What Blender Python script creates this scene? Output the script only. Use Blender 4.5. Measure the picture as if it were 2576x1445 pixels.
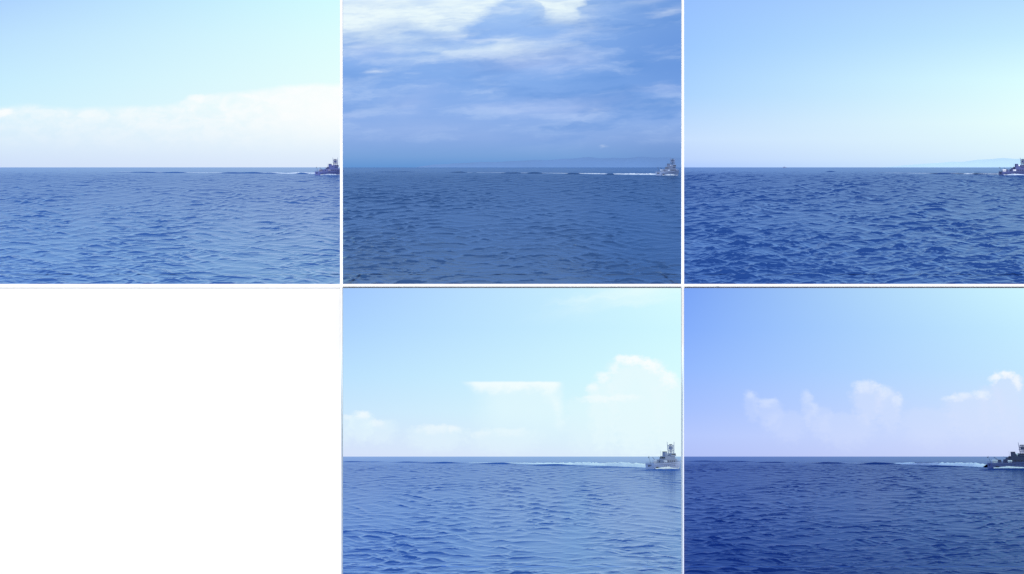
import bpy, bmesh, math, random
import numpy as np
from mathutils import Matrix, Vector

for o in list(bpy.data.objects):
    bpy.data.objects.remove(o)
sc = bpy.context.scene
COL = sc.collection

# ------------------------------------------------------------------ camera
# A display rack of white boards stands 130 m off; behind its openings lie five
# stretches of sea.  The upper three are level, the lower two are tilted trays.
F = 4000.0          # focal length in units of a 2576 wide picture
EYE = 10.0          # eye height above every sea
TH = math.atan(727.5 / F)      # tilt of the lower seas
cam_d = bpy.data.cameras.new('camera')
cam = bpy.data.objects.new('camera', cam_d)
COL.objects.link(cam)
cam.location = (0, 0, EYE)
cam.rotation_euler = (math.radians(90), 0, 0)
cam_d.sensor_width = 36.0
cam_d.lens = 36.0 * F / 2576.0
cam_d.shift_y = -(722.5 - 420.0) / 2576.0
cam_d.clip_start = 1.0
cam_d.clip_end = 300000.0
sc.camera = cam

# ------------------------------------------------------------------ sky light and sun
SUN_EL, SUN_AZ = math.radians(60), math.radians(0)     # from behind the viewer
w = bpy.data.worlds.new('World')
sc.world = w
w.use_nodes = True
wn = w.node_tree
sky = wn.nodes.new('ShaderNodeTexSky')
sky.sky_type = 'NISHITA'
sky.sun_disc = False
sky.sun_elevation = SUN_EL
sky.sun_rotation = math.radians(180) - SUN_AZ
bg = wn.nodes['Background']
wn.links.new(sky.outputs[0], bg.inputs[0])
bg.inputs[1].default_value = 0.13
sd = bpy.data.lights.new('sun', 'SUN')
sd.energy = 5.0
sd.angle = math.radians(0.5)
sd.color = (1.0, 0.97, 0.93)
sun = bpy.data.objects.new('sun', sd)
COL.objects.link(sun)
to_sun = Vector((math.sin(SUN_AZ) * math.cos(SUN_EL), -math.cos(SUN_AZ) * math.cos(SUN_EL), math.sin(SUN_EL)))
sun.rotation_euler = (-to_sun).to_track_quat('-Z', 'Y').to_euler()
sc.view_settings.view_transform = 'Standard'
sc.view_settings.look = 'None'
sc.view_settings.exposure = 0.0
sc.view_settings.gamma = 1.0
sc.view_settings.use_curve_mapping = False

# ------------------------------------------------------------------ helpers
def lin(c):
    r = []
    for v in c[:3]:
        v = v / 255.0
        r.append(v / 12.92 if v <= 0.04045 else ((v + 0.055) / 1.055) ** 2.4)
    return (r[0], r[1], r[2], 1.0)

def tag(o, label=None, cat=None, group=None, kind=None):
    if label: o['label'] = label
    if cat: o['category'] = cat
    if group: o['group'] = group
    if kind: o['kind'] = kind
    return o

def link(name, me, mat=None, parent=None, matrix=None):
    o = bpy.data.objects.new(name, me)
    COL.objects.link(o)
    if mat: me.materials.append(mat)
    if parent: o.parent = parent
    if matrix is not None: o.matrix_world = matrix
    return o

def from_bm(name, bm, mat, parent=None, matrix=None, smooth=False):
    bmesh.ops.recalc_face_normals(bm, faces=bm.faces[:])
    me = bpy.data.meshes.new(name)
    bm.to_mesh(me); bm.free()
    if smooth:
        me.polygons.foreach_set('use_smooth', [True] * len(me.polygons))
    return link(name, me, mat, parent, matrix)

def loc(px, py, Yl, th):
    """Point at picture spot px, py and local depth Yl, in coordinates about the eye of a world tilted by th."""
    d, s = (px - 1288.0) / F, (py - 420.0) / F
    yl = math.cos(th) + s * math.sin(th)
    zl = math.sin(th) - s * math.cos(th)
    return Vector((d / yl * Yl, Yl, zl / yl * Yl))

def tilt(th):
    return Matrix.Translation((0, 0, EYE)) @ Matrix.Rotation(-th, 4, 'X')

class G:
    """Tiny wrapper to write node graphs as expressions."""
    def __init__(self, tree):
        self.t = tree
    def _in(self, sock, v):
        if isinstance(v, (int, float)): sock.default_value = v
        elif isinstance(v, tuple): sock.default_value = v
        else: self.t.links.new(v, sock)
    def m(self, op, a, b=None, c=None, clamp=False):
        n = self.t.nodes.new('ShaderNodeMath'); n.operation = op; n.use_clamp = clamp
        self._in(n.inputs[0], a)
        if b is not None: self._in(n.inputs[1], b)
        if c is not None: self._in(n.inputs[2], c)
        return n.outputs[0]
    def add(self, a, b): return self.m('ADD', a, b)
    def sub(self, a, b): return self.m('SUBTRACT', a, b)
    def mul(self, a, b): return self.m('MULTIPLY', a, b)
    def div(self, a, b): return self.m('DIVIDE', a, b)
    def mx(self, a, b): return self.m('MAXIMUM', a, b)
    def clamp(self, a): return self.m('ADD', a, 0.0, clamp=True)
    def smooth(self, a, lo, hi):
        n = self.t.nodes.new('ShaderNodeMapRange'); n.interpolation_type = 'SMOOTHSTEP'
        self._in(n.inputs['Value'], a); n.inputs['From Min'].default_value = lo; n.inputs['From Max'].default_value = hi
        return n.outputs[0]
    def vec(self, x, y, z=0.0):
        n = self.t.nodes.new('ShaderNodeCombineXYZ')
        for i, v in enumerate((x, y, z)): self._in(n.inputs[i], v)
        return n.outputs[0]
    def noise(self, vec, scale=1.0, detail=4.0, rough=0.55, dist=0.0):
        n = self.t.nodes.new('ShaderNodeTexNoise')
        self._in(n.inputs['Vector'], vec)
        n.inputs['Scale'].default_value = scale; n.inputs['Detail'].default_value = detail
        n.inputs['Roughness'].default_value = rough; n.inputs['Distortion'].default_value = dist
        return n.outputs['Fac']
    def ramp(self, fac, stops, ease='EASE'):
        n = self.t.nodes.new('ShaderNodeValToRGB')
        cr = n.color_ramp; cr.interpolation = ease
        while len(cr.elements) < len(stops): cr.elements.new(0.5)
        for e, (p, c) in zip(cr.elements, stops):
            e.position = p; e.color = c
        self._in(n.inputs[0], fac)
        return n.outputs[0]
    def mix(self, fac, a, b):
        n = self.t.nodes.new('ShaderNodeMix'); n.data_type = 'RGBA'
        self._in(n.inputs[0], fac); self._in(n.inputs[6], a); self._in(n.inputs[7], b)
        return n.outputs[2]
    def curve(self, x, pts):
        """piecewise linear y(x) as a float curve; pts in absolute units"""
        xs = [p[0] for p in pts]; ys = [p[1] for p in pts]
        x0, x1, y1 = xs[0], xs[-1], max(ys)
        n = self.t.nodes.new('ShaderNodeFloatCurve')
        cu = n.mapping.curves[0]
        while len(cu.points) < len(pts): cu.points.new(0.5, 0.5)
        for p, (a, b) in zip(cu.points, pts):
            p.location = ((a - x0) / (x1 - x0), b / y1)
        n.mapping.update()
        self._in(n.inputs['Value'], self.m('MULTIPLY_ADD', x, 1.0 / (x1 - x0), -x0 / (x1 - x0), clamp=True))
        return self.mul(n.outputs[0], y1)

# ------------------------------------------------------------------ sky backdrops
def sky_material(name, build, fe):
    m = bpy.data.materials.new(name); m.use_nodes = True
    t = m.node_tree; t.nodes.clear()
    g = G(t)
    tc = t.nodes.new('ShaderNodeTexCoord')
    sp = t.nodes.new('ShaderNodeSeparateXYZ'); t.links.new(tc.outputs['Object'], sp.inputs[0])
    u = g.add(g.mul(g.div(sp.outputs[0], sp.outputs[1]), fe), 1288.0)     # azimuth
    v = g.mul(g.div(sp.outputs[2], sp.outputs[1]), fe)                    # height above the horizon
    col = build(g, u, v)
    e = t.nodes.new('ShaderNodeEmission'); g._in(e.inputs[0], col)
    out = t.nodes.new('ShaderNodeOutputMaterial'); t.links.new(e.outputs[0], out.inputs[0])
    m.cycles.emission_sampling = 'NONE'
    return m

def two_sided(g, u, v, u0, u1, left, right, vmax=430.0):
    f = g.m('MULTIPLY', v, 1.0 / vmax, clamp=True)
    a = g.ramp(f, [(p / vmax, lin(c)) for p, c in left], 'LINEAR')
    b = g.ramp(f, [(p / vmax, lin(c)) for p, c in right], 'LINEAR')
    s = g.m('MULTIPLY_ADD', u, 1.0 / (u1 - u0), -u0 / (u1 - u0), clamp=True)
    return g.mix(s, a, b)

def warp(g, u, v, su, sv, au, av, seed=0.0):
    """ragged coordinates: cloud edges billow instead of following an ellipse"""
    p = g.vec(g.mul(u, 1.0 / su), g.mul(v, 1.0 / sv), seed)
    q = g.vec(g.mul(u, 1.0 / su), g.mul(v, 1.0 / sv), seed + 11.3)
    a = g.noise(p, 1.0, 6, 0.62); b = g.noise(q, 1.0, 6, 0.62)
    return (g.add(u, g.mul(g.sub(a, 0.5), au)), g.add(v, g.mul(g.sub(b, 0.5), av)))

def puffs(g, u, v, blobs, n=None, amp=0.5, hard=0.45):
    """blobs: (pu, pv, ru, rv_up, rv_down, strength, slant)"""
    out = None
    nn = g.mul(g.sub(n, 0.5), amp * 2) if n is not None else None
    for (pu, pv, ru, up, dn, st, sl) in blobs:
        du = g.m('MULTIPLY_ADD', u, 1.0 / ru, -pu / ru)
        dv = g.sub(v, pv)
        if sl: dv = g.sub(dv, g.mul(g.sub(u, pu), sl))
        dv = g.mx(g.mul(dv, 1.0 / up), g.mul(dv, -1.0 / dn))
        d = g.m('SQRT', g.add(g.mul(du, du), g.mul(dv, dv)))
        e = g.sub(1.1, d)
        if nn is not None: e = g.add(e, nn)
        e = g.mul(g.smooth(e, 0.0, hard * 2), st)
        out = e if out is None else g.sub(g.add(out, e), g.mul(out, e))
    return out

def sky_bank(g, u, v):          # pale sky over a long white cloud bank
    base = two_sided(g, u, v, -40, 900,
        [(0, (208, 224, 250)), (60, (214, 234, 252)), (150, (205, 240, 254)), (220, (198, 236, 255)), (330, (186, 224, 255)), (430, (170, 208, 255))],
        [(0, (222, 234, 252)), (60, (228, 243, 253)), (150, (234, 253, 253)), (220, (230, 255, 253)), (330, (222, 255, 254)), (430, (212, 254, 255))])
    uw, vw = warp(g, u, v, 60, 40, 60, 34)
    p = g.vec(g.mul(uw, 1 / 50.0), g.mul(vw, 1 / 30.0), 2.0)
    n2 = g.noise(p, 1.0, 5, 0.6)
    top = g.curve(uw, [(0, 146), (40, 160), (160, 152), (340, 156), (440, 164), (480, 182), (600, 190), (680, 201), (760, 210), (862, 210)])
    e = g.sub(top, g.add(g.mul(vw, 0.45), g.mul(v, 0.55)))
    edge = g.smooth(e, -4.0, 14.0)
    down = g.smooth(v, 10.0, 140.0)
    right = g.m('MULTIPLY_ADD', u, 0.42 / 860, 0.5, clamp=True)
    lump = g.m('MULTIPLY_ADD', g.smooth(n2, .3, .7), 0.6, 0.35, clamp=True)
    lump = g.m('MULTIPLY_ADD', g.smooth(u, 500.0, 840.0), g.mul(g.sub(1.0, lump), .7), lump)
    f = g.mul(g.mul(g.mul(edge, down), right), lump)
    c = g.mix(f, base, lin((255, 255, 255)))
    pf = puffs(g, uw, vw, [(8, 142, 30, 12, 24, .75, 0), (120, 138, 60, 10, 20, .3, 0), (235, 132, 50, 9, 24, .28, 0), (650, 172, 60, 14, 16, .5, 0), (500, 178, 40, 8, 14, .5, 0)], n2, .4)
    return g.mix(pf, c, lin((254, 255, 255)))

def sky_overcast(g, u, v):      # heavy blue-grey streaked cloud
    f = g.m('MULTIPLY', v, 1 / 430.0, clamp=True)
    base = g.ramp(f, [(0, lin((100, 150, 212))), (0.06, lin((120, 162, 218))), (0.16, lin((138, 172, 228))), (0.30, lin((140, 176, 234))),
                      (0.5, lin((130, 172, 234))), (0.75, lin((142, 182, 240))), (1.0, lin((168, 202, 246)))], 'LINEAR')
    base = g.mix(g.mul(g.smooth(u, 1300, 1720), g.mul(g.smooth(v, 130, 260), 0.75)), base, lin((98, 146, 218)))
    base = g.mix(g.mul(g.smooth(u, 1400, 1720), g.mul(g.smooth(v, 120, 20), 0.5)), base, lin((108, 142, 204)))
    uw, vw = warp(g, u, v, 150, 46, 150, 44, 3.0)
    ux, vx = warp(g, u, v, 60, 16, 60, 14, 8.0)
    vs = g.sub(vw, g.mul(g.sub(u, 1288), 0.08))
    n1 = g.noise(g.vec(g.mul(uw, 1 / 260.0), g.mul(vs, 1 / 52.0)), 1.0, 6, 0.6)
    n2 = g.noise(g.vec(g.mul(ux, 1 / 90.0), g.mul(g.sub(vx, g.mul(u, .06)), 1 / 14.0), 4.0), 1.0, 5, 0.6)
    n3 = g.noise(g.vec(g.mul(uw, 1 / 330.0), g.mul(vs, 1 / 80.0), 9.0), 1.0, 4, 0.55)
    hi = g.smooth(v, 20, 130)
    c = g.mix(g.mul(g.mul(g.smooth(n1, 0.46, 0.70), 0.6), hi), base, lin((180, 206, 246)))
    c = g.mix(g.mul(g.mul(g.smooth(n3, 0.46, 0.68), g.m('MULTIPLY_ADD', g.smooth(u, 950, 1450), .5, .3)), hi), c, lin((98, 148, 218)))
    n12 = g.m('MULTIPLY_ADD', n1, 0.55, g.mul(n2, .45))
    lit = puffs(g, uw, vw, [(930, 410, 360, 170, 130, .97, 0.0), (1140, 440, 200, 70, 72, .95, 0), (1400, 420, 120, 60, 72, .97, 0), (1240, 300, 220, 34, 44, .8, .04), (980, 320, 260, 60, 60, .45, 0)], n12, .9, .75)
    over = g.sub(g.m('MULTIPLY_ADD', vw, .6, g.mul(v, .4)), g.curve(uw, [(840, 318), (930, 338), (1010, 352), (1080, 330), (1150, 326), (1190, 352), (1230, 392), (1270, 430), (1310, 440), (1345, 425), (1370, 376), (1430, 366), (1470, 400), (1500, 440), (1740, 470)]))
    gap = g.mul(g.smooth(over, -22.0, 34.0), g.m('MULTIPLY_ADD', g.smooth(n12, .36, .6), .45, .55))
    c = g.mix(g.mul(g.mx(lit, gap), .95), c, lin((238, 252, 254)))
    strk = puffs(g, ux, vx, [(1230, 318, 120, 9, 14, .6, 0.01), (1430, 332, 170, 14, 20, .55, .16), (1690, 392, 80, 16, 18, .65, .2), (1620, 416, 90, 12, 16, .4, .1),
                             (945, 240, 40, 8, 8, .8, .06), (1030, 238, 40, 5, 6, .3, 0), (1515, 52, 16, 5, 6, .5, 0), (1495, 142, 50, 8, 10, .5, 0), (1150, 330, 60, 10, 14, .5, 0)], n2, .9, .9)
    c = g.mix(g.mul(strk, .85), c, lin((226, 238, 253)))
    soft = puffs(g, uw, vw, [(1430, 155, 210, 36, 44, .55, .03), (1660, 200, 120, 18, 34, .4, 0.04), (1040, 165, 110, 60, 60, .35, .3),
                             (1270, 150, 160, 16, 30, .3, .02), (890, 130, 80, 16, 20, .35, 0), (1330, 262, 260, 60, 50, .6, 0.0), (1040, 95, 280, 30, 34, .25, 0), (930, 290, 120, 40, 40, .4, 0)], n12, .8, .8)
    return g.mix(soft, c, lin((190, 208, 248)))

def sky_clear(g, u, v):         # cloudless, glowing to the right
    return two_sided(g, u, v, 1700, 2600,
        [(0, (176, 204, 255)), (20, (190, 214, 254)), (70, (200, 224, 255)), (180, (172, 212, 255)), (300, (157, 201, 255)), (430, (150, 192, 255))],
        [(0, (214, 238, 254)), (40, (224, 246, 253)), (110, (232, 255, 253)), (220, (220, 254, 255)), (330, (196, 236, 255)), (430, (182, 222, 255))])

def sky_anvil(g, u, v):         # towering white clouds, one flat topped
    base = two_sided(g, u, v, 840, 1730,
        [(0, (214, 226, 251)), (40, (212, 229, 252)), (110, (202, 231, 254)), (200, (188, 226, 255)), (320, (172, 212, 255)), (430, (160, 200, 255))],
        [(0, (222, 240, 253)), (40, (222, 246, 253)), (110, (222, 252, 253)), (200, (216, 252, 254)), (320, (208, 248, 255)), (430, (214, 252, 254))])
    uw, vw = warp(g, u, v, 46, 38, 66, 46, 1.0)
    ux, vx = warp(g, u, v, 18, 14, 22, 14, 6.0)
    n2 = g.noise(g.vec(g.mul(u, 1 / 16.0), g.mul(v, 1 / 12.0), 5.0), 1.0, 4, 0.6)
    wisp = g.noise(g.vec(g.mul(uw, 1 / 170.0), g.mul(g.sub(vw, g.mul(u, 0.16)), 1 / 34.0), 3.0), 1.0, 4, 0.5)
    wf = puffs(g, u, v, [(1610, 420, 250, 60, 60, .75, .14), (1450, 372, 130, 30, 34, .3, .2)], wisp, 1.0, .9)
    c = g.mix(wf, base, lin((238, 255, 254)))
    um, vm = g.m('MULTIPLY_ADD', uw, .45, g.m('MULTIPLY_ADD', ux, .55, 0.0)), g.m('MULTIPLY_ADD', vw, .4, g.m('MULTIPLY_ADD', vx, .6, 0.0))
    # tall cumulus on the right, small ones low on the left
    body = puffs(g, um, vm, [(1605, 180, 95, 66, 230, .75, 0), (1520, 150, 46, 52, 170, .65, 0), (1690, 150, 56, 56, 230, .7, 0), (1562, 214, 44, 30, 70, .4, 0), (1640, 220, 46, 28, 80, .4, 0),
                             (1470, 118, 60, 36, 130, .3, 0), (905, 92, 40, 22, 70, .45, 0), (955, 78, 50, 16, 60, .35, 0), (1095, 60, 90, 18, 60, .35, 0), (1270, 54, 110, 18, 60, .3, 0), (862, 84, 30, 20, 70, .3, 0)], n2, .35, .28)
    c = g.mix(body, c, lin((232, 250, 254)))
    rim = puffs(g, um, vm, [(1592, 243, 54, 13, 22, .9, .0), (1644, 230, 36, 14, 30, .8, -.4), (1688, 200, 30, 16, 40, .7, -.2), (1548, 222, 18, 12, 20, .4, .6),
                            (1518, 200, 24, 14, 20, .6, 0), (1494, 170, 20, 14, 20, .5, 0), (1500, 146, 60, 8, 16, .4, 0), (1570, 146, 66, 9, 16, .35, 0),
                            (908, 106, 28, 10, 22, .55, 0), (948, 86, 30, 8, 20, .35, -.2), (870, 100, 22, 6, 14, .3, 0), (1095, 72, 60, 9, 24, .35, 0), (1140, 72, 26, 8, 20, .3, 0), (1280, 64, 60, 8, 22, .28, 0), (1210, 58, 40, 6, 16, .25, 0)], n2, .6, .5)
    c = g.mix(rim, c, lin((252, 255, 255)))
    # body of the flat topped cloud, its bright top and right flank
    flat = g.smooth(g.sub(187.0, g.m('MULTIPLY_ADD', vx, .3, g.mul(v, .7))), -1.0, 5.0)
    side = g.mul(g.smooth(um, 1168.0, 1270.0), g.smooth(um, 1424.0, 1400.0))
    c = g.mix(g.mul(g.mul(g.mul(side, flat), g.smooth(v, 10.0, 120.0)), .7), c, lin((226, 248, 254)))
    lump = g.noise(g.vec(g.mul(um, 1 / 34.0), g.mul(vm, 1 / 30.0), 8.0), 1.0, 4, .6)
    low = g.smooth(g.add(v, g.mul(g.sub(lump, .5), 46.0)), 148.0, 182.0)
    side2 = g.mul(g.smooth(g.add(um, g.mul(v, .9)), 1322.0, 1362.0), g.smooth(um, 1414.0, 1390.0))
    c = g.mix(g.mul(g.mul(g.mul(flat, low), side2), .8), c, lin((246, 255, 255)))
    flank = puffs(g, um, vm, [(1388, 162, 30, 18, 40, .6, 0), (1404, 125, 24, 34, 50, .5, 0), (1414, 84, 22, 28, 40, .3, 0)], lump, .8, .8)
    return g.mix(flank, c, lin((243, 255, 255)))

def sky_cumulus(g, u, v):       # deeper blue with small cumulus low down
    base = two_sided(g, u, v, 1700, 2600,
        [(0, (178, 194, 248)), (50, (180, 200, 254)), (120, (164, 192, 255)), (220, (146, 184, 255)), (320, (130, 172, 252)), (430, (116, 160, 246))],
        [(0, (206, 216, 251)), (50, (210, 224, 254)), (120, (206, 228, 255)), (220, (196, 232, 255)), (320, (196, 236, 255)), (430, (206, 246, 255))])
    uw, vw = warp(g, u, v, 44, 36, 62, 46, 7.0)
    ux, vx = warp(g, u, v, 18, 14, 22, 14, 2.0)
    n2 = g.noise(g.vec(g.mul(u, 1 / 15.0), g.mul(v, 1 / 12.0), 5.0), 1.0, 4, 0.6)
    um, vm = g.m('MULTIPLY_ADD', uw, .45, g.m('MULTIPLY_ADD', ux, .55, 0.0)), g.m('MULTIPLY_ADD', vw, .4, g.m('MULTIPLY_ADD', vx, .6, 0.0))
    body = puffs(g, um, vm, [(2190, 156, 50, 36, 90, .5, 0), (2242, 138, 40, 36, 90, .45, 0), (1895, 140, 24, 24, 60, .25, 0), (1938, 124, 40, 22, 70, .3, 0), (2036, 138, 20, 26, 70, .25, -.5), (2062, 104, 40, 26, 70, .25, 0),
                             (2545, 172, 50, 40, 150, .5, 0), (2445, 134, 74, 26, 110, .45, 0), (2340, 98, 90, 26, 90, .3, 0), (1985, 92, 60, 24, 70, .25, 0), (2130, 86, 90, 26, 80, .3, 0), (2500, 150, 40, 30, 120, .35, 0)], n2, .35, .3)
    c = g.mix(body, base, lin((216, 227, 254)))
    rim = puffs(g, um, vm, [(1890, 156, 20, 10, 20, .25, -.3), (1932, 138, 34, 10, 24, .24, -.1), (2034, 152, 14, 16, 30, .2, -.6), (2052, 122, 16, 14, 30, .15, -.4),
                            (2182, 180, 42, 12, 30, .36, 0), (2232, 166, 34, 13, 34, .32, -.3), (2262, 142, 16, 18, 30, .3, 0), (2430, 152, 46, 9, 18, .45, .1), (2478, 158, 28, 10, 20, .5, 0),
                            (2512, 198, 22, 11, 18, .75, .4), (2540, 207, 32, 11, 18, .9, 0), (2568, 188, 18, 20, 26, .75, -.5), (2394, 146, 26, 7, 14, .3, 0)], n2, .6, .5)
    return g.mix(rim, c, lin((245, 250, 255)))

FAR = 30000.0
M1, M2, BAR = 858.3, 1717.8, 721.0      # where the boards of the rack stand
def build_sky(build, pl, pr, th, closed, key):
    fe = F / math.cos(th)
    D = FAR * 1.02
    bm = bmesh.new()
    if not closed:          # an open backdrop far behind the horizon
        N = 12
        cols = []
        for i in range(N + 1):
            px = pl + (pr - pl) * i / N
            x = (px - 1288) / fe * D
            cols.append([bm.verts.new((x, D, vv / fe * D)) for vv in (-40, 0, 430, 1200, 2400)])
        for a, b in zip(cols, cols[1:]):
            for j in range(4):
                bm.faces.new((a[j], b[j], b[j + 1], a[j + 1]))
    else:                   # a lower tray: the sky closes over it from the board to the far end
        near = 130.5
        pb = lambda px, py, Y: bm.verts.new(loc(px, py, Y, th))
        n = {}
        for k, px in (('l', pl), ('r', pr)):
            n[k, 't', 0] = pb(px, BAR, near); n[k, 'b', 0] = pb(px, 1600, near)
            n[k, 't', 1] = pb(px, BAR, D);    n[k, 'b', 1] = pb(px, 1190, D)
        bm.faces.new((n['l', 't', 1], n['r', 't', 1], n['r', 'b', 1], n['l', 'b', 1]))
        bm.faces.new((n['l', 't', 0], n['r', 't', 0], n['r', 't', 1], n['l', 't', 1]))
        for k in 'lr':
            bm.faces.new((n[k, 't', 0], n[k, 'b', 0], n[k, 'b', 1], n[k, 't', 1]))
    o = from_bm('sky', bm, sky_material('sky_' + key, build, fe), matrix=tilt(th))
    tag(o, kind='structure')
    return o

# ------------------------------------------------------------------ seas
KST = F / 740.0      # the swell runs in long low ridges: depth is this much longer than breadth
def wave_field(xi, ze, comps, rmsn):
    z = np.zeros_like(xi)
    for (fx, fz, amp, ph) in comps:
        z += amp * np.sin(6.2832 * (fx * xi + fz * ze) + ph)
    return z / rmsn

def vnoise(x, y, rng):
    """smooth value noise, -1..1"""
    tab = rng.uniform(-1, 1, (256, 256))
    xi, yi = np.floor(x).astype(int), np.floor(y).astype(int)
    fx, fy = x - xi, y - yi
    fx, fy = fx * fx * (3 - 2 * fx), fy * fy * (3 - 2 * fy)
    a = tab[xi % 256, yi % 256]; b = tab[(xi + 1) % 256, yi % 256]
    c = tab[xi % 256, (yi + 1) % 256]; d = tab[(xi + 1) % 256, (yi + 1) % 256]
    return (a * (1 - fx) + b * fx) * (1 - fy) + (c * (1 - fx) + d * fx) * fy

def water_material(key, body, refl, wmin, wfar, wnear, th, rough=0.10, r0=0.55, r1=1.7):
    """wave faces that rise towards the viewer show the water's own blue, the backs mirror the sky"""
    m = bpy.data.materials.new('water_' + key); m.use_nodes = True
    t = m.node_tree; t.nodes.clear(); g = G(t)
    geo = t.nodes.new('ShaderNodeNewGeometry')
    def dot(a, b):
        n = t.nodes.new('ShaderNodeVectorMath'); n.operation = 'DOT_PRODUCT'
        g._in(n.inputs[0], a); g._in(n.inputs[1], b); return n.outputs['Value']
    level = (0.0, math.sin(th), math.cos(th))
    c0 = g.mx(dot(geo.outputs['Incoming'], level), 0.0006)
    c = dot(geo.outputs['Incoming'], geo.outputs['Normal'])
    ratio = g.div(c, c0)
    near = g.smooth(c0, 0.012, 0.075)
    wmax = g.add(g.m('MULTIPLY_ADD', near, wnear - wfar, wfar), g.mul(g.smooth(c0, 0.007, 0.0015), 0.22))
    wgt = g.add(g.mul(g.smooth(ratio, r1, r0), g.sub(wmax, wmin)), wmin)
    flat = t.nodes.new('ShaderNodeVectorMath'); flat.operation = 'MULTIPLY'
    t.links.new(geo.outputs['Normal'], flat.inputs[0]); flat.inputs[1].default_value = (0.3, 1, 1)
    nrm = t.nodes.new('ShaderNodeVectorMath'); nrm.operation = 'NORMALIZE'; t.links.new(flat.outputs[0], nrm.inputs[0])
    d = t.nodes.new('ShaderNodeBsdfDiffuse'); d.inputs[0].default_value = body
    gl = t.nodes.new('ShaderNodeBsdfGlossy'); gl.inputs['Color'].default_value = refl; gl.inputs['Roughness'].default_value = rough
    t.links.new(nrm.outputs[0], gl.inputs['Normal'])
    mx = t.nodes.new('ShaderNodeMixShader')
    t.links.new(wgt, mx.inputs[0]); t.links.new(d.outputs[0], mx.inputs[1]); t.links.new(gl.outputs[0], mx.inputs[2])
    out = t.nodes.new('ShaderNodeOutputMaterial'); t.links.new(mx.outputs[0], out.inputs[0])
    return m

def build_sea(key, pl, pr, pc, th, seed, spec, ridges, mat, step=2.5):
    """spec: height of a wave, breadth of a wave, steepness, skew of the crests, patchiness"""
    rng = np.random.default_rng(seed)
    size, wide, steep, skew, patch = spec
    ct, st = math.cos(th), math.sin(th)
    fe = F / ct
    ys = list(np.arange(330 if th else 299.0, 90, -1.0)) + list(np.arange(90, 38, -0.6)) + list(np.arange(38, 27, -0.3)) + list(np.arange(27, 12, -0.09)) + list(np.arange(12, 1.4, -0.5)) + [1.36]
    ys = np.array(ys)
    Y = fe * EYE / ys
    px = np.arange(pl, pr + step, step); px[-1] = pr
    t = EYE / Y
    X = ((px[None, :] - 1288.0) / F) * (Y * (ct - t * st))[:, None]
    YY = np.repeat(Y[:, None], len(px), 1)
    yy = np.repeat(ys[:, None], len(px), 1)
    # waves grow longer and higher with the distance from the shelf
    rel = np.clip(yy / 300.0, 0.004, 2)
    p = size * rel ** 0.62
    ze = (300.0 / size) * rel ** 0.38 / 0.38
    q = wide * rel ** 0.5
    xi = (X / YY * fe - (pc - 1288.0)) / q + 50.0
    xi = xi + skew * ze
    # bend the wave trains so that they do not line up
    bx = xi + 0.7 * vnoise(xi * 0.35, ze * 0.22, rng) + 0.25 * vnoise(xi * 1.1, ze * 0.8, rng)
    bz = ze + 0.8 * vnoise(xi * 0.3 + 40, ze * 0.2, rng) + 0.22 * vnoise(xi * 1.3, ze * 0.9 + 30, rng)
    comps = []
    for i in range(90):
        fz = math.exp(rng.uniform(math.log(0.38), math.log(2.1)))
        fx = rng.choice((-1, 1)) * math.exp(rng.uniform(math.log(0.15), math.log(0.95))) * fz ** 0.6
        comps.append((fx, fz, 1.0 / fz, rng.uniform(0, 6.283)))
    rmsn = math.sqrt(sum(c[2] ** 2 for c in comps) / 2)
    for i in range(50):                                     # short chop on top
        fz = math.exp(rng.uniform(math.log(2.0), math.log(4.2)))
        fx = rng.choice((-1, 1)) * rng.uniform(0.5, 2.2)
        comps.append((fx, fz, 1.15 / fz, rng.uniform(0, 6.283)))
    zn = wave_field(bx, bz, comps, rmsn)
    zn = wave_field(bx, bz + 0.10 * zn, comps, rmsn)         # lean the crests
    mod = 1.0 + patch * vnoise(xi * 0.22 + 9, ze * 0.09, rng) + 0.4 * vnoise(xi * 0.6, ze * 0.3 + 70, rng)
    zn = np.clip(zn, -2.4, 2.6)
    zn = (zn + 0.22 * zn * zn - 0.22) * np.clip(mod, 0.3, 1.9)
    z = steep * p * (EYE / yy) * zn
    z *= np.clip((yy - 4) / 34.0, 0.12, 1.0)
    if not th: z *= np.clip((300.0 - ys) / 6.0, 0.12, 1.0)[:, None]     # calm strip along the shelf board
    if not th: z = np.maximum(z, EYE - YY * (BAR - 420.0) / F + 0.05)      # troughs stay above the shelf
    # wake waves behind the ship
    for (pa, pb, y_, hgt) in ridges:
        Yc = fe * EYE / y_
        xa, xb = (pa - 1288) / F * Yc, (pb - 1288) / F * Yc
        xc, hl = (xa + xb) / 2, abs(xb - xa) / 2
        z += hgt * np.exp(-np.abs((X - xc) / hl) ** 3) * np.exp(-((YY - Yc - 0.3 * (X - xc)) / 10.0) ** 2)
    co = np.stack([X, YY, z - EYE], -1).reshape(-1, 3)
    R, C = X.shape
    i = np.arange(R * C).reshape(R, C)
    q4 = np.stack([i[:-1, :-1], i[:-1, 1:], i[1:, 1:], i[1:, :-1]], -1).reshape(-1, 4)
    me = bpy.data.meshes.new('sea')
    me.vertices.add(len(co)); me.vertices.foreach_set('co', co.ravel())
    me.loops.add(q4.size); me.loops.foreach_set('vertex_index', q4.ravel())
    me.polygons.add(len(q4)); me.polygons.foreach_set('loop_start', np.arange(0, q4.size, 4))
    me.polygons.foreach_set('use_smooth', np.ones(len(q4), bool))
    me.update(); me.validate()
    o = link('sea', me, mat, matrix=tilt(th))
    tag(o, kind='structure')
    return o

build_sky(sky_bank, -700, M1, 0, False, 'bank')
build_sky(sky_overcast, M1, M2, 0, False, 'overcast')
build_sky(sky_clear, M2, 3280, 0, False, 'clear')
build_sky(sky_anvil, M1, M2 - .9, TH, True, 'anvil')
build_sky(sky_cumulus, M2 + .9, 3100, TH, True, 'cumulus')

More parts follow.
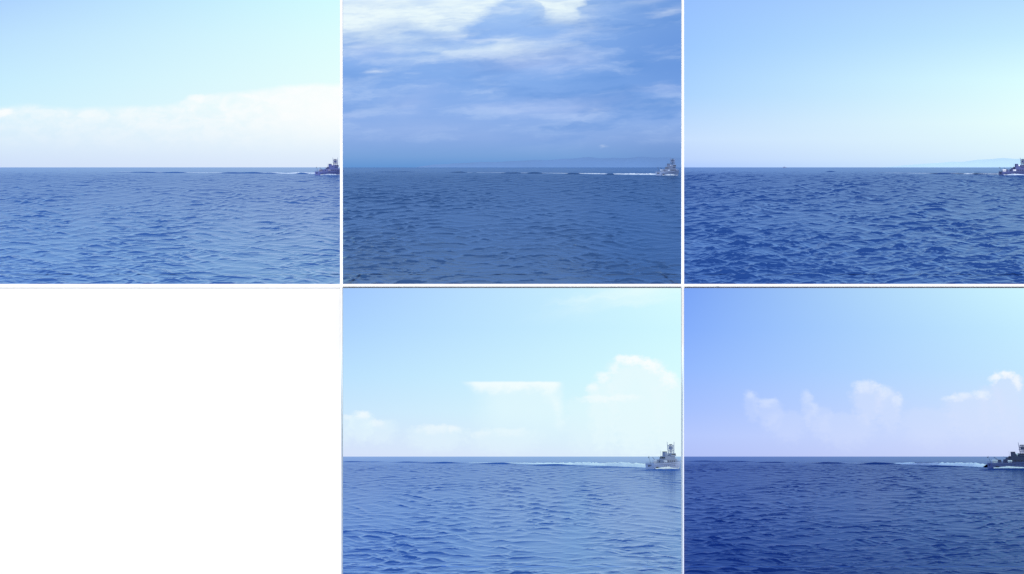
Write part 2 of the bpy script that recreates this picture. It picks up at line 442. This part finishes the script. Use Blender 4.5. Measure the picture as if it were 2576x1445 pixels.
WAT1 = water_material('pale', (0.015, 0.056, 0.212, 1), (0.60, 0.75, 1.0, 1), 0.06, 0.60, 0.70, 0)
WAT2 = water_material('slate', (0.013, 0.042, 0.128, 1), (0.62, 0.79, 0.97, 1), 0.03, 0.54, 0.42, 0)
WAT3 = water_material('deep', (0.008, 0.034, 0.152, 1), (0.55, 0.71, 0.98, 1), 0.03, 0.52, 0.52, 0)
WAT4 = water_material('milky', (0.022, 0.092, 0.370, 1), (0.62, 0.74, 0.98, 1), 0.05, 0.70, 0.66, TH)
WAT5 = water_material('indigo', (0.008, 0.037, 0.200, 1), (0.55, 0.71, 0.92, 1), 0.02, 0.50, 0.26, TH)

build_sea('pale', -300, M1, 430, 0, 11, (10.5, 52, 0.082, 0.02, 0.40),
          [(300, 400, 14.5, 1.3), (380, 470, 15.5, 1.8), (560, 665, 16.5, 2.2), (745, 775, 18, 1.8), (820, 862, 20.5, 1.6), (655, 700, 17, 1.2)], WAT1)
build_sea('slate', M1, M2, 1288, 0, 22, (10.5, 50, 0.078, -0.02, 0.6),
          [(960, 1030, 13, 1.2), (1135, 1170, 14.5, 1.8), (1265, 1310, 16.5, 2.0), (1325, 1365, 17, 2.0), (1425, 1460, 18.5, 2.0), (1525, 1545, 20, 2.0)], WAT2)
build_sea('deep', M2, 2900, 2150, 0, 33, (13, 54, 0.105, 0.04, 0.40),
          [(2080, 2100, 12.5, 1.8), (2350, 2400, 18.5, 1.6), (2452, 2470, 21, .8)], WAT3)
build_sea('milky', M1, M2, 1288, TH, 44, (9.0, 46, 0.070, 0.02, 0.6),
          [(862, 960, 15, 1.4), (1000, 1075, 16, 1.4), (1075, 1160, 18, 1.9), (1210, 1290, 20, 1.9), (1345, 1435, 23.5, 1.6), (1480, 1580, 28, .7), (1600, 1690, 35, .7)], WAT4)
build_sea('indigo', M2, 2900, 2150, TH, 55, (9.5, 56, 0.085, 0.0, 0.35),
          [(1722, 1800, 13.5, 1.4), (1800, 1880, 14.5, 1.3), (1900, 1960, 16.5, 1.7), (2040, 2110, 18.5, 2.0), (2150, 2240, 20.5, 2.3), (2310, 2400, 26.5, 1.1), (2450, 2570, 34, .7)], WAT5)

# ------------------------------------------------------------------ white display rack
def plain(name, col, rough=0.6, metal=0.0, var=0.0, scale=3.0):
    m = bpy.data.materials.new(name); m.use_nodes = True
    t = m.node_tree; b = t.nodes['Principled BSDF']; g = G(t)
    b.inputs['Roughness'].default_value = rough; b.inputs['Metallic'].default_value = metal
    b.inputs['Base Color'].default_value = col
    if var:
        tc = t.nodes.new('ShaderNodeTexCoord')
        n = g.noise(tc.outputs['Object'], scale, 5, 0.6)
        dk = tuple(c * (1 - var) for c in col[:3]) + (1,)
        lt = tuple(min(1, c * (1 + var)) for c in col[:3]) + (1,)
        t.links.new(g.mix(g.smooth(n, 0.3, 0.7), dk, lt), b.inputs['Base Color'])
    return m

WHITE = plain('white_board_paint', (0.94, 0.94, 0.94, 1), 0.9, 0, 0.004, 0.4)
RY = 130.0
def board(name, parent, x0, x1, y0, y1, depth=0.35, front=RY):
    """a board covering picture spots x0..x1, y0..y1 at the rack's distance"""
    k = RY / F
    bm = bmesh.new()
    bmesh.ops.create_cube(bm, size=1.0)
    X0, X1 = (x0 - 1288) * k, (x1 - 1288) * k
    Z1, Z0 = EYE - (y0 - 420) * k, EYE - (y1 - 420) * k
    bmesh.ops.scale(bm, vec=(X1 - X0, depth, Z1 - Z0), verts=bm.verts)
    bmesh.ops.translate(bm, vec=((X0 + X1) / 2, front + depth / 2, (Z0 + Z1) / 2), verts=bm.verts)
    bmesh.ops.bevel(bm, geom=bm.edges[:], offset=0.015, segments=1, affect='EDGES')
    return from_bm(name, bm, WHITE, parent)

rack = bpy.data.objects.new('display_rack', None); COL.objects.link(rack)
rack.location = (0, 0, 0)
tag(rack, 'white grid of thin boards dividing five sea views, its lower left field closed', 'display rack')
board('shelf', rack, -330, 2910, 715.8, 725.2)
board('upright', rack, 855.2, 861.6, -190, 715.6)
board('upright', rack, 1714.8, 1720.8, -190, 715.6)
board('upright', rack, 855.2, 861.6, 725.4, 1640)
board('upright', rack, 1714.8, 1720.8, 725.4, 1640)
bp_ = board('blank_panel', rack, -322, 855.0, 725.4, 1640, depth=0.2, front=RY + 0.02)
bp_['label'] = 'plain white panel closing the lower left field'
board('upright', rack, -340, -331, -190, 1640)
board('upright', rack, 2911, 2920, -190, 1640)
def add_sun_blocker(x0, x1, py, y0, y1):
    """thin sloping canopy added in the sight plane to shade the lower trays"""
    bm = bmesh.new(); vs = []
    for dz in (0.012, -0.012):
        for (x, Y) in ((x0, y0), (x1, y0), (x1, y1), (x0, y1)):
            vs.append(bm.verts.new(((x - 1288) / F * RY, Y, EYE - (py - 420) / F * Y + dz)))
    for f in ((0, 1, 2, 3), (4, 5, 6, 7), (0, 1, 5, 4), (1, 2, 6, 5), (2, 3, 7, 6), (3, 0, 4, 7)): bm.faces.new([vs[i] for i in f])
    return from_bm('sun_blocker', bm, WHITE, rack)  # unseen edge-on board, added only to keep sun off the lower seas
add_sun_blocker(862.4, 1714, 720.5, 108.0, 129.98)
add_sun_blocker(1721.6, 2900, 720.5, 108.0, 129.98)
board('top_rail', rack, -340, 2920, -200, -190.3)
board('bottom_rail', rack, -340, 2920, 1640.3, 1650)

# ------------------------------------------------------------------ ships
def box(bm, x0, x1, y0, y1, z0, z1, taper=0.0, bev=0.06):
    r = bmesh.ops.create_cube(bm, size=1.0)['verts']
    for v in r:
        t = 1.0 - taper if v.co.z > 0 else 1.0
        v.co = Vector(((x0 + x1) / 2 + v.co.x * (x1 - x0) * t, (y0 + y1) / 2 + v.co.y * (y1 - y0) * t, (z0 + z1) / 2 + v.co.z * (z1 - z0)))
    return r

def bar(bm, a, b, r0, r1=None, seg=8):
    a, b = Vector(a), Vector(b); r1 = r0 if r1 is None else r1
    d = b - a
    vs = bmesh.ops.create_cone(bm, cap_ends=True, segments=seg, radius1=r0, radius2=r1, depth=d.length)['verts']
    q = Vector((0, 0, 1)).rotation_difference(d)
    for v in vs: v.co = q @ v.co + (a + b) / 2

def ball(bm, c, r, sz=1.0, sub=2):
    vs = bmesh.ops.create_icosphere(bm, subdivisions=sub, radius=r)['verts']
    for v in vs: v.co = Vector((v.co.x, v.co.y, v.co.z * sz)) + Vector(c)

LS, BM = 42.0, 8.6
def half_beam(a):
    f = a / LS
    if f < 0.55: return BM / 2 * (0.93 + 0.07 * min(1, f / 0.2))
    g_ = (f - 0.55) / 0.45
    return BM / 2 * max(0.012, 1 - g_ ** 2.2)
def sheer(a):
    f = a / LS
    return 4.3 + 1.9 * f ** 2.4

def ship_meshes():
    """list of (path, bmesh) ; path 'part' or 'part/sub'"""
    P = []
    # hull
    bm = bmesh.new()
    secs = []
    N = 26
    for i in range(N + 1):
        a = LS * i / N
        hb = half_beam(a); zt = sheer(a)
        fl = 0.80 + 0.12 * (1 - i / N)
        rake = 2.6 * (i / N) ** 4
        ring = []
        for (yy, zz, ax) in ((hb, zt, rake), (hb * (fl + .13), zt * .72, rake * .7), (hb * (fl + .06), 1.6, rake * .35), (hb * fl, 0.0, 0), (hb * .55, -1.4, -.3), (0.0, -1.9, -.3)):
            ring.append((a + ax - (0.8 if i == 0 and zz < 2 else 0) * 0, yy, zz))
        pts = ring + [(p[0], -p[1], p[2]) for p in ring[-2::-1]]
        secs.append([bm.verts.new(p) for p in pts])
    for s0, s1 in zip(secs, secs[1:]):
        for j in range(len(s0) - 1):
            bm.faces.new((s0[j], s0[j + 1], s1[j + 1], s1[j]))
    bm.faces.new(secs[0]); bm.faces.new(secs[-1])
    P.append(('hull', bm, 'hull'))
    # deck
    bm = bmesh.new()
    L, R = [], []
    for i in range(N + 1):
        a = LS * i / N; hb = half_beam(a) * 0.985; z = sheer(a) - 0.35
        rk = 2.5 * (i / N) ** 4
        L.append(bm.verts.new((a + rk + (0.06 if i == 0 else 0), hb, z))); R.append(bm.verts.new((a + rk + (0.06 if i == 0 else 0), -hb, z)))
    for i in range(N): bm.faces.new((L[i], L[i + 1], R[i + 1], R[i]))
    P.append(('deck', bm, 'deck'))
    # boot stripe, rubbing strake, transom door, exhausts
    for s in (1, -1):
        bm = bmesh.new()
        for i in range(0, 22):
            a0, a1 = LS * i / N, LS * (i + 1) / N
            bar(bm, (a0, s * (half_beam(a0) * .995 + .03), sheer(a0) - 1.0), (a1, s * (half_beam(a1) * .995 + .03), sheer(a1) - 1.0), 0.13, 0.13, 6)
        P.append(('hull/rubbing_strake', bm, 'dark'))
    bm = bmesh.new(); box(bm, -0.09, 0.05, -1.6, 1.6, 1.0, 3.2); P.append(('hull/stern_door', bm, 'dark'))
    for s in (1, -1):
        bm = bmesh.new(); box(bm, 3.2, 6.0, s * (BM / 2 - .30) - .25, s * (BM / 2 - .30) + .25, 0.5, 1.5); P.append(('hull/exhaust_port', bm, 'black'))
    for k in range(6):
        a = 14 + k * 3.2
        for s in (1, -1):
            bm = bmesh.new(); bar(bm, (a, s * (half_beam(a) * .93), 2.7), (a, s * (half_beam(a) * .93 + .35), 2.7), 0.26); P.append(('hull/porthole', bm, 'black'))
    # bulwark rail with stanchions
    bm = bmesh.new()
    for s in (1, -1):
        for i in range(0, N - 1):
            a0, a1 = LS * i / N, LS * (i + 1) / N
            for dz in (0.55, 1.05):
                bar(bm, (a0, s * half_beam(a0) * .96, sheer(a0) + dz), (a1, s * half_beam(a1) * .96, sheer(a1) + dz), 0.05, 0.05, 5)
            bar(bm, (a0, s * half_beam(a0) * .96, sheer(a0) - .3), (a0, s * half_beam(a0) * .96, sheer(a0) + 1.05), 0.06, 0.06, 5)
    for dz in (0.55, 1.05):
        bar(bm, (0.1, -BM * .45, sheer(0) + dz), (0.1, BM * .45, sheer(0) + dz), 0.05, 0.05, 5)
    P.append(('railing', bm, 'grey'))
    # stern flagstaff
    bm = bmesh.new(); bar(bm, (1.2, 0, 3.9), (-1.2, 0, 10.2), 0.14, 0.08); P.append(('flagstaff', bm, 'dark'))
    bm = bmesh.new()
    g0 = [bm.verts.new((-1.0 + .1 * math.sin(i * 1.1) - i * .16, 0.18 * math.sin(i * 1.4), zz - i * .16)) for zz in (9.8, 9.1) for i in range(8)]
    for i in range(7): bm.faces.new((g0[i], g0[i + 1], g0[i + 9], g0[i + 8]))
    bmesh.ops.solidify(bm, geom=bm.faces[:], thickness=0.04)
    P.append(('flagstaff/flag', bm, 'dark'))
    # aft gun
    bm = bmesh.new(); bar(bm, (9.0, 0, 3.8), (9.0, 0, 4.9), 1.35, 1.2, 16); P.append(('stern_gun', bm, 'grey'))
    bm = bmesh.new(); box(bm, 7.9, 10.3, -1.15, 1.15, 4.9, 6.9, 0.28); P.append(('stern_gun/gun_house', bm, 'house'))
    bm = bmesh.new(); bar(bm, (8.4, 0, 6.1), (4.4, 0, 8.9), 0.22, 0.15, 10); bar(bm, (4.7, 0, 8.7), (4.2, 0, 9.05), 0.24, 0.24, 10); P.append(('stern_gun/gun_barrel', bm, 'dark'))
    # deck houses
    bm = bmesh.new(); box(bm, 13.5, 33.5, -3.2, 3.2, 3.9, 7.2, 0.05); P.append(('deck_house', bm, 'house'))
    for k in range(6):
        for s in (1, -1):
            bm = bmesh.new(); a = 15.2 + k * 2.9
            box(bm, a, a + 1.3, s * 3.14 - .09, s * 3.14 + .09, 5.5, 6.4); P.append(('deck_house/window', bm, 'black'))
    bm = bmesh.new(); box(bm, 13.62, 13.80, -.55, .55, 4.2, 6.3); P.append(('deck_house/door', bm, 'dark'))
    bm = bmesh.new(); box(bm, 18.0, 33.0, -2.7, 2.7, 7.2, 9.9, 0.08); P.append(('upper_house', bm, 'house'))
    bm = bmesh.new(); box(bm, 26.0, 33.4, -3.0, 3.0, 9.9, 12.2, 0.10); P.append(('bridge', bm, 'house'))
    for k in range(4):
        for s in (1, -1):
            bm = bmesh.new(); a = 26.8 + k * 1.6
            box(bm, a, a + 1.15, s * 2.84 - .1, s * 2.84 + .1, 10.8, 11.7); P.append(('bridge/window', bm, 'black'))
    for k in range(4):
        bm = bmesh.new(); yy = -2.1 + k * 1.4
        box(bm, 33.0, 33.25, yy - .55, yy + .55, 10.8, 11.7); P.append(('bridge/window', bm, 'black'))
    for k in range(3):
        bm = bmesh.new(); yy = -1.6 + k * 1.6
        box(bm, 18.02, 18.3, yy - .5, yy + .5, 8.2, 9.2); P.append(('upper_house/window', bm, 'black'))
    # after gun platform on the roof with a small gun
    bm = bmesh.new(); bar(bm, (15.8, 0, 7.2), (15.8, 0, 7.8), 1.5, 1.5, 14); P.append(('gun_platform', bm, 'grey'))
    bm = bmesh.new(); box(bm, 15.0, 16.7, -.7, .7, 7.8, 8.9, .25); bar(bm, (15.2, 0, 8.5), (12.6, 0, 9.6), .13, .09); P.append(('gun_platform/small_gun', bm, 'dark'))
    # funnel
    bm = bmesh.new()
    vs = box(bm, 20.2, 24.0, -1.5, 1.5, 9.9, 13.0, 0.22)
    for v in vs:
        if v.co.z > 12: v.co.x -= 0.7
    P.append(('funnel', bm, 'house'))
    bm = bmesh.new(); box(bm, 19.9, 22.9, -1.2, 1.2, 13.0, 13.5); P.append(('funnel/funnel_cap', bm, 'black'))
    # mast: two raked poles with a lattice and platforms between
    bm = bmesh.new()
    pa = lambda z: Vector((29.0 - (z - 12) * 0.16, 1.6, z)); pb = lambda z: Vector((32.2 + (z - 12) * 0.06, -1.6, z))
    bar(bm, pa(12), pa(21.2), .34, .16); bar(bm, pb(12), pb(21.2), .34, .16)
    bar(bm, (29.0, -1.6, 12), (29.6, -1.2, 18.0), .24, .18); bar(bm, (32.2, 1.6, 12), (31.6, 1.2, 18.0), .24, .18)
    for k in range(4):
        z = 12.6 + k * 1.5
        bar(bm, pa(z), pb(z + 1.4), .13); bar(bm, pb(z), pa(z + 1.4), .13); bar(bm, pa(z + 1.4), pb(z + 1.4), .14)
    P.append(('mast', bm, 'grey'))
    bm = bmesh.new(); box(bm, 27.6, 33.0, -1.9, 1.9, 15.2, 15.5); box(bm, 28.2, 32.4, -1.5, 1.5, 17.8, 18.05); P.append(('mast/mast_platform', bm, 'grey'))
    bm = bmesh.new(); box(bm, 28.9, 31.6, -1.1, 1.1, 15.5, 17.4, .2); P.append(('mast/sensor_cabin', bm, 'house'))
    bm = bmesh.new(); bar(bm, (30.2, 0, 18.05), (30.2, 0, 18.7), .2); box(bm, 28.3, 32.1, -.22, .22, 18.7, 19.3); P.append(('mast/radar', bm, 'dark'))
    bm = bmesh.new(); ball(bm, (25.0, 0, 11.2), 1.05); bar(bm, (25, 0, 9.9), (25, 0, 10.6), .4); P.append(('radome', bm, 'pale'))
    bm = bmesh.new(); bar(bm, (19.4, 2.2, 9.9), (19.0, 2.4, 14.2), .09, .05); P.append(('whip_antenna', bm, 'dark'))
    bm = bmesh.new(); bar(bm, (26.6, -2.6, 12.2), (26.3, -2.8, 17.0), .08, .05); P.append(('whip_antenna', bm, 'dark'))
    # foredeck gun
    bm = bmesh.new(); bar(bm, (37.0, 0, 4.8), (37.0, 0, 6.2), 1.1, 1.0, 14); P.append(('bow_gun', bm, 'grey'))
    bm = bmesh.new(); box(bm, 36.0, 38.0, -.95, .95, 6.2, 7.8, .3); bar(bm, (37.6, 0, 7.1), (41.0, 0, 8.0), .16, .12); P.append(('bow_gun/gun_house', bm, 'hull'))
    # life raft canisters and a boat on the quarter deck
    for (a, s) in ((14.6, -3.75), (16.6, -3.75), (14.6, 3.75), (16.6, 3.75)):
        bm = bmesh.new(); bar(bm, (a, s * .93, 5.7), (a + 1.7, s * .93, 5.7), .78, .78, 14); box(bm, a + .2, a + 1.5, s * .93 - .4, s * .93 + .4, 3.9, 5.0); P.append(('life_raft', bm, 'pale'))
    bm = bmesh.new()
    for i, (xx, hw) in enumerate(((2.4, .9), (4.2, 1.0), (6.0, .85), (7.0, .1))): pass
    prof = [(2.0, .85), (3.6, 1.0), (5.2, .9), (6.4, .45), (6.9, .06)]
    rings = []
    for (xx, hw) in prof:
        rings.append([bm.verts.new(p) for p in ((xx - 1, -2.6 - hw, 7.0), (xx - 1, -2.6 - hw * .8, 5.6), (xx - 1, -2.6, 5.1), (xx - 1, -2.6 + hw * .8, 5.6), (xx - 1, -2.6 + hw, 7.0))])
    for r0, r1 in zip(rings, rings[1:]):
        for j in range(4): bm.faces.new((r0[j], r0[j + 1], r1[j + 1], r1[j]))
        bm.faces.new((r0[4], r0[0], r1[0], r1[4]))
    bm.faces.new(rings[0]); bm.faces.new(rings[-1])
    box(bm, 1.4, 5.0, -3.1, -2.1, 3.95, 5.3)
    P.append(('launch', bm, 'pale'))
    return P

SHIP_ME = []
for path, bm, mk in ship_meshes():
    bmesh.ops.recalc_face_normals(bm, faces=bm.faces[:])
    me = bpy.data.meshes.new(path.split('/')[-1]); bm.to_mesh(me); bm.free()
    SHIP_ME.append((path, me, mk))

BLACK = plain('dark_glass', (0.012, 0.014, 0.022, 1), 0.25)
def lit_paint_set(key, c, pale, house=1.0):  # same ship in every view; that view's light is put into the colours
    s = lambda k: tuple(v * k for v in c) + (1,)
    return {'house': plain('house_lit_tone_' + key, s(house), 0.55, 0, 0.08, 0.5), 'hull': plain('hull_lit_tone_' + key, s(1.0), 0.55, 0, 0.10, 0.5), 'grey': plain('fitting_lit_tone_' + key, s(0.85), 0.5),
            'dark': plain('dark_lit_tone_' + key, s(0.32), 0.5), 'deck': plain('deck_lit_tone_' + key, s(0.5), 0.8, 0, 0.15, 0.6),
            'pale': plain('pale_lit_tone_' + key, pale, 0.5), 'black': BLACK}

def build_ship(paint, px, y, th, yaw, label, roll=0.0):
    fe = F / math.cos(th)
    Y = fe * EYE / y
    x = loc(px, 420 + F * math.tan(th + math.atan(y / fe)), Y, th).x
    yaw = math.radians(yaw)
    x += BM / 2 * math.sin(yaw)          # port stern corner lies at px
    root = bpy.data.objects.new('naval_ship', None); COL.objects.link(root)
    root.matrix_world = tilt(th) @ Matrix.Translation((x, Y, -EYE)) @ Matrix.Rotation(yaw, 4, 'Z') @ Matrix.Rotation(math.radians(roll), 4, 'X')
    tag(root, label, 'ship', 'naval ships at the right edge of each sea view')
    done = {}
    for path, me, mk in SHIP_ME:
        bits = path.split('/')
        o = bpy.data.objects.new(bits[-1], me); COL.objects.link(o)
        if not me.materials: me.materials.append(None)
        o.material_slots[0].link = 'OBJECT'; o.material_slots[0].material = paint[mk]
        o.parent = root if len(bits) == 1 else done[bits[0]]
        if len(bits) == 1: done[bits[0]] = o
    return root, x, Y

PA = lit_paint_set('violet', (0.085, 0.11, 0.30), (0.24, 0.24, 0.36, 1))
PB = lit_paint_set('blue', (0.18, 0.25, 0.43), (0.40, 0.5, 0.68, 1), .7)
PC = lit_paint_set('violet_white', (0.065, 0.085, 0.23), (0.85, 0.87, 0.9, 1))
PD = lit_paint_set('lavender', (0.34, 0.39, 0.62), (0.62, 0.66, 0.82, 1), .72)
PE = lit_paint_set('navy', (0.11, 0.135, 0.32), (0.95, 0.96, 0.97, 1), .38)
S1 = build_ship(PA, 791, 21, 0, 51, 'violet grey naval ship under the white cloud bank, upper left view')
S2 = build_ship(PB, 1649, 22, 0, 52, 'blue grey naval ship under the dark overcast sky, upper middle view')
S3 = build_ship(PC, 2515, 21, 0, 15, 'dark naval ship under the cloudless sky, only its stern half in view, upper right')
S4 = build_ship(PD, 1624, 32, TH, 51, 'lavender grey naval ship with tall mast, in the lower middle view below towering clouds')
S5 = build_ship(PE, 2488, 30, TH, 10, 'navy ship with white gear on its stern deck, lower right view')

# ------------------------------------------------------------------ wakes
def foam_mat(key, lo, hi):
    m = bpy.data.materials.new('foam_' + key); m.use_nodes = True
    t = m.node_tree; b = t.nodes['Principled BSDF']; g = G(t)
    tc = t.nodes.new('ShaderNodeTexCoord')
    n = g.noise(tc.outputs['Object'], 0.22, 4, 0.65)
    t.links.new(g.mix(g.smooth(n, .35, .65), lo, hi), b.inputs['Base Color'])
    b.inputs['Roughness'].default_value = 0.9
    return m
FOAM_SUN = foam_mat('sunlit', (0.20, 0.28, 0.44, 1), (0.46, 0.55, 0.66, 1))  # same foam, colour darkened to offset the sun on the upper views
FOAM_SOFT = foam_mat('soft', (0.88, 0.92, 0.96, 1), (0.98, 0.98, 0.98, 1))  # same foam, colour lightened to make up for the missing sun

def foam_ridge(name, pts, matrix, seed, parent=None, mat=None):
    """pts: list of (x, y, height, half width) along the wake, about the eye"""
    rng = np.random.default_rng(seed)
    bm = bmesh.new(); prev = None
    fine = []
    for a, b in zip(pts, pts[1:]):
        n = max(2, int(abs(b[0] - a[0]) / 1.2))
        for i in range(n):
            f = i / n
            fine.append([a[j] * (1 - f) + b[j] * f for j in range(4)])
    fine.append(list(pts[-1]))
    w = 1.0
    for (x, y, h, hw) in fine:
        w = 0.6 * w + 0.4 * rng.uniform(0.5, 1.5)
        h2 = h * (0.45 + 0.55 * w)
        ring = []
        for c, zz in ((-1, -.5), (-.72, .35), (-.4, .8), (0, 1.0), (.4, .8), (.72, .35), (1, -.5)):
            ring.append(bm.verts.new((x + rng.normal(0, .15), y + c * hw, -EYE + (zz * h2 * rng.uniform(.8, 1.2) if zz > 0 else -.5))))
        if prev:
            for j in range(6): bm.faces.new((prev[j], prev[j + 1], ring[j + 1], ring[j]))
        prev = ring
    return from_bm(name, bm, mat, parent, matrix, smooth=True)

def wake(label, th, seed, ship, yaw, segs):
    """segs: runs of (pa, pb, y, height)"""
    root = bpy.data.objects.new('wake', None); COL.objects.link(root)
    _, sx, sy = ship
    fe = F / math.cos(th)
    root.matrix_world = tilt(th)
    tag(root, label, 'wake')
    root['kind'] = 'stuff'
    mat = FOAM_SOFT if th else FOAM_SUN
    pts = []
    for (p_, y_, h_) in segs:
        v = loc(p_, 420 + F * math.tan(th + math.atan(y_ / fe)), fe * EYE / y_, th)
        pts.append((v.x, v.y, h_, 24.0))
    foam_ridge('foam_trail', pts, None, seed, root, mat)
    # foam along the hull
    yaw = math.radians(yaw)
    hx, hy = math.cos(yaw), math.sin(yaw)
    nx, ny = hy, -hx
    p = []
    for a, h in ((1, .5), (7, .9), (14, 1.5), (21, 1.3), (27, .9), (33, .6), (38, .9)):
        b = half_beam(a) * .9 + .8
        p.append((sx + hx * a + nx * b, sy + hy * a + ny * b, h, .9))
    foam_ridge('hull_foam', p, None, seed + 50, root, mat)
    return root

wake('white wake trailing left from the ship in the upper left view', 0, 5, S1, 51,
     [(300, 13, .1), (400, 14, .3), (560, 15.5, .35), (640, 16, .5), (690, 16.5, 1.2), (720, 17, .8), (745, 17, 1.5), (802, 18, 1.9)])
wake('thin white wake behind the ship under the dark overcast sky', 0, 105, S2, 52,
     [(1150, 14, .05), (1380, 16, .2), (1450, 17, .4), (1500, 18, 1.0), (1540, 18.5, .7), (1560, 19, 1.3), (1660, 20, 1.4)])
wake('short white wake behind the ship under the cloudless sky', 0, 205, S3, 15,
     [(2200, 15, .05), (2340, 17, .5), (2400, 18, 1.4), (2430, 18.5, 1.2), (2450, 19, 1.7), (2518, 20, 1.9)])
wake('broad white wake behind the ship below towering clouds, lower middle view', TH, 305, S4, 51,
     [(1180, 16.5, .2), (1300, 18.5, .8), (1350, 20, 1.5), (1440, 21.5, 2.4), (1480, 23, 3.2), (1520, 24, 2.6), (1560, 26, 3.6), (1600, 27.5, 3.4), (1640, 29, 2.6)])
wake('long white wake behind the navy ship in the lower right view', TH, 405, S5, 10,
     [(2000, 15, .15), (2150, 18, .4), (2250, 20, 1.3), (2300, 21.5, 2.8), (2370, 23, 2.6), (2420, 25, 3.2), (2460, 26.5, 3.2), (2490, 28, 2.6)])

# ------------------------------------------------------------------ far land and a far boat
def hills(label_mat, pa, pb, Y, prof, seed):
    rng = np.random.default_rng(seed)
    bm = bmesh.new(); prev = None
    n = 90
    for i in range(n + 1):
        f = i / n
        px = pa + (pb - pa) * f
        v = np.interp(f, [p[0] for p in prof], [p[1] for p in prof]) * (1 + .05 * math.sin(f * 31) + .04 * math.sin(f * 67 + 1))
        x = (px - 1288) / F * Y
        row = [bm.verts.new((x * (1 - 600 / Y), Y - 600, -EYE - 3)), bm.verts.new((x * (1 - 250 / Y), Y - 250, -EYE + v / F * Y * .55 + rng.uniform(-4, 4))), bm.verts.new((x, Y, v / F * Y + rng.uniform(-2, 2))),
               bm.verts.new((x, Y + 900, -EYE - 3))]
        if prev:
            for j in range(3): bm.faces.new((prev[j], prev[j + 1], row[j + 1], row[j]))
        prev = row
    o = from_bm('hills', bm, label_mat, None, tilt(0), smooth=True)
    tag(o, kind='structure')
HB = plain('hazed_hills_blue', (0.058, 0.128, 0.285, 1), 0.95, 0, 0.06, 0.0006)  # distance haze is put into the base colour
HC = plain('hazed_hills_pale', (0.265, 0.385, 0.495, 1), 0.95, 0, 0.03, 0.0006)  # paler hills, again with the haze painted into their colour
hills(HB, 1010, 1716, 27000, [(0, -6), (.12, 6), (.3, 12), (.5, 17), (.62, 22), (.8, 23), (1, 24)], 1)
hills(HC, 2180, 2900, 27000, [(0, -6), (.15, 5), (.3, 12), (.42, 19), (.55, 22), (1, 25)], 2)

BOATP = plain('far_boat_paint', (0.16, 0.21, 0.36, 1), 0.6, 0, .05, .3)
boat = bpy.data.objects.new('distant_boat', None); COL.objects.link(boat)
YB = 14000.0
boat.matrix_world = tilt(0) @ Matrix.Translation(((1974 - 1288) / F * YB, YB, -EYE)) @ Matrix.Diagonal((0.8, 1, 0.55, 1))
tag(boat, 'tiny dark boat on the horizon of the upper right view', 'boat')
bm = bmesh.new()
rings = []
for (xx, hw) in ((-22, 3), (-10, 4.5), (8, 4.5), (18, 2.5), (24, .3)):
    rings.append([bm.verts.new(p) for p in ((xx, -hw, 9), (xx, -hw * .7, 0), (xx, hw * .7, 0), (xx, hw, 9))])
for r0, r1 in zip(rings, rings[1:]):
    for j in range(4): bm.faces.new((r0[j], r0[(j + 1) % 4], r1[(j + 1) % 4], r1[j]))
bm.faces.new(rings[0]); bm.faces.new(rings[-1])
from_bm('hull', bm, BOATP, boat)
bm = bmesh.new(); box(bm, -14, 6, -3, 3, 9, 17, .1); box(bm, -8, 2, -2, 2, 17, 20, .1); from_bm('cabin', bm, BOATP, boat)

# ------------------------------------------------------------------ overall scale
# the whole layout is enlarged so that a sideways step shifts the views less
SIZE = 3.0
bpy.context.view_layer.update()
for o in list(COL.objects):
    if o.parent is None and o.type in {'MESH', 'EMPTY'}:
        o.matrix_world = Matrix.Scale(SIZE, 4) @ o.matrix_world
cam.location = Vector((0, 0, EYE)) * SIZE
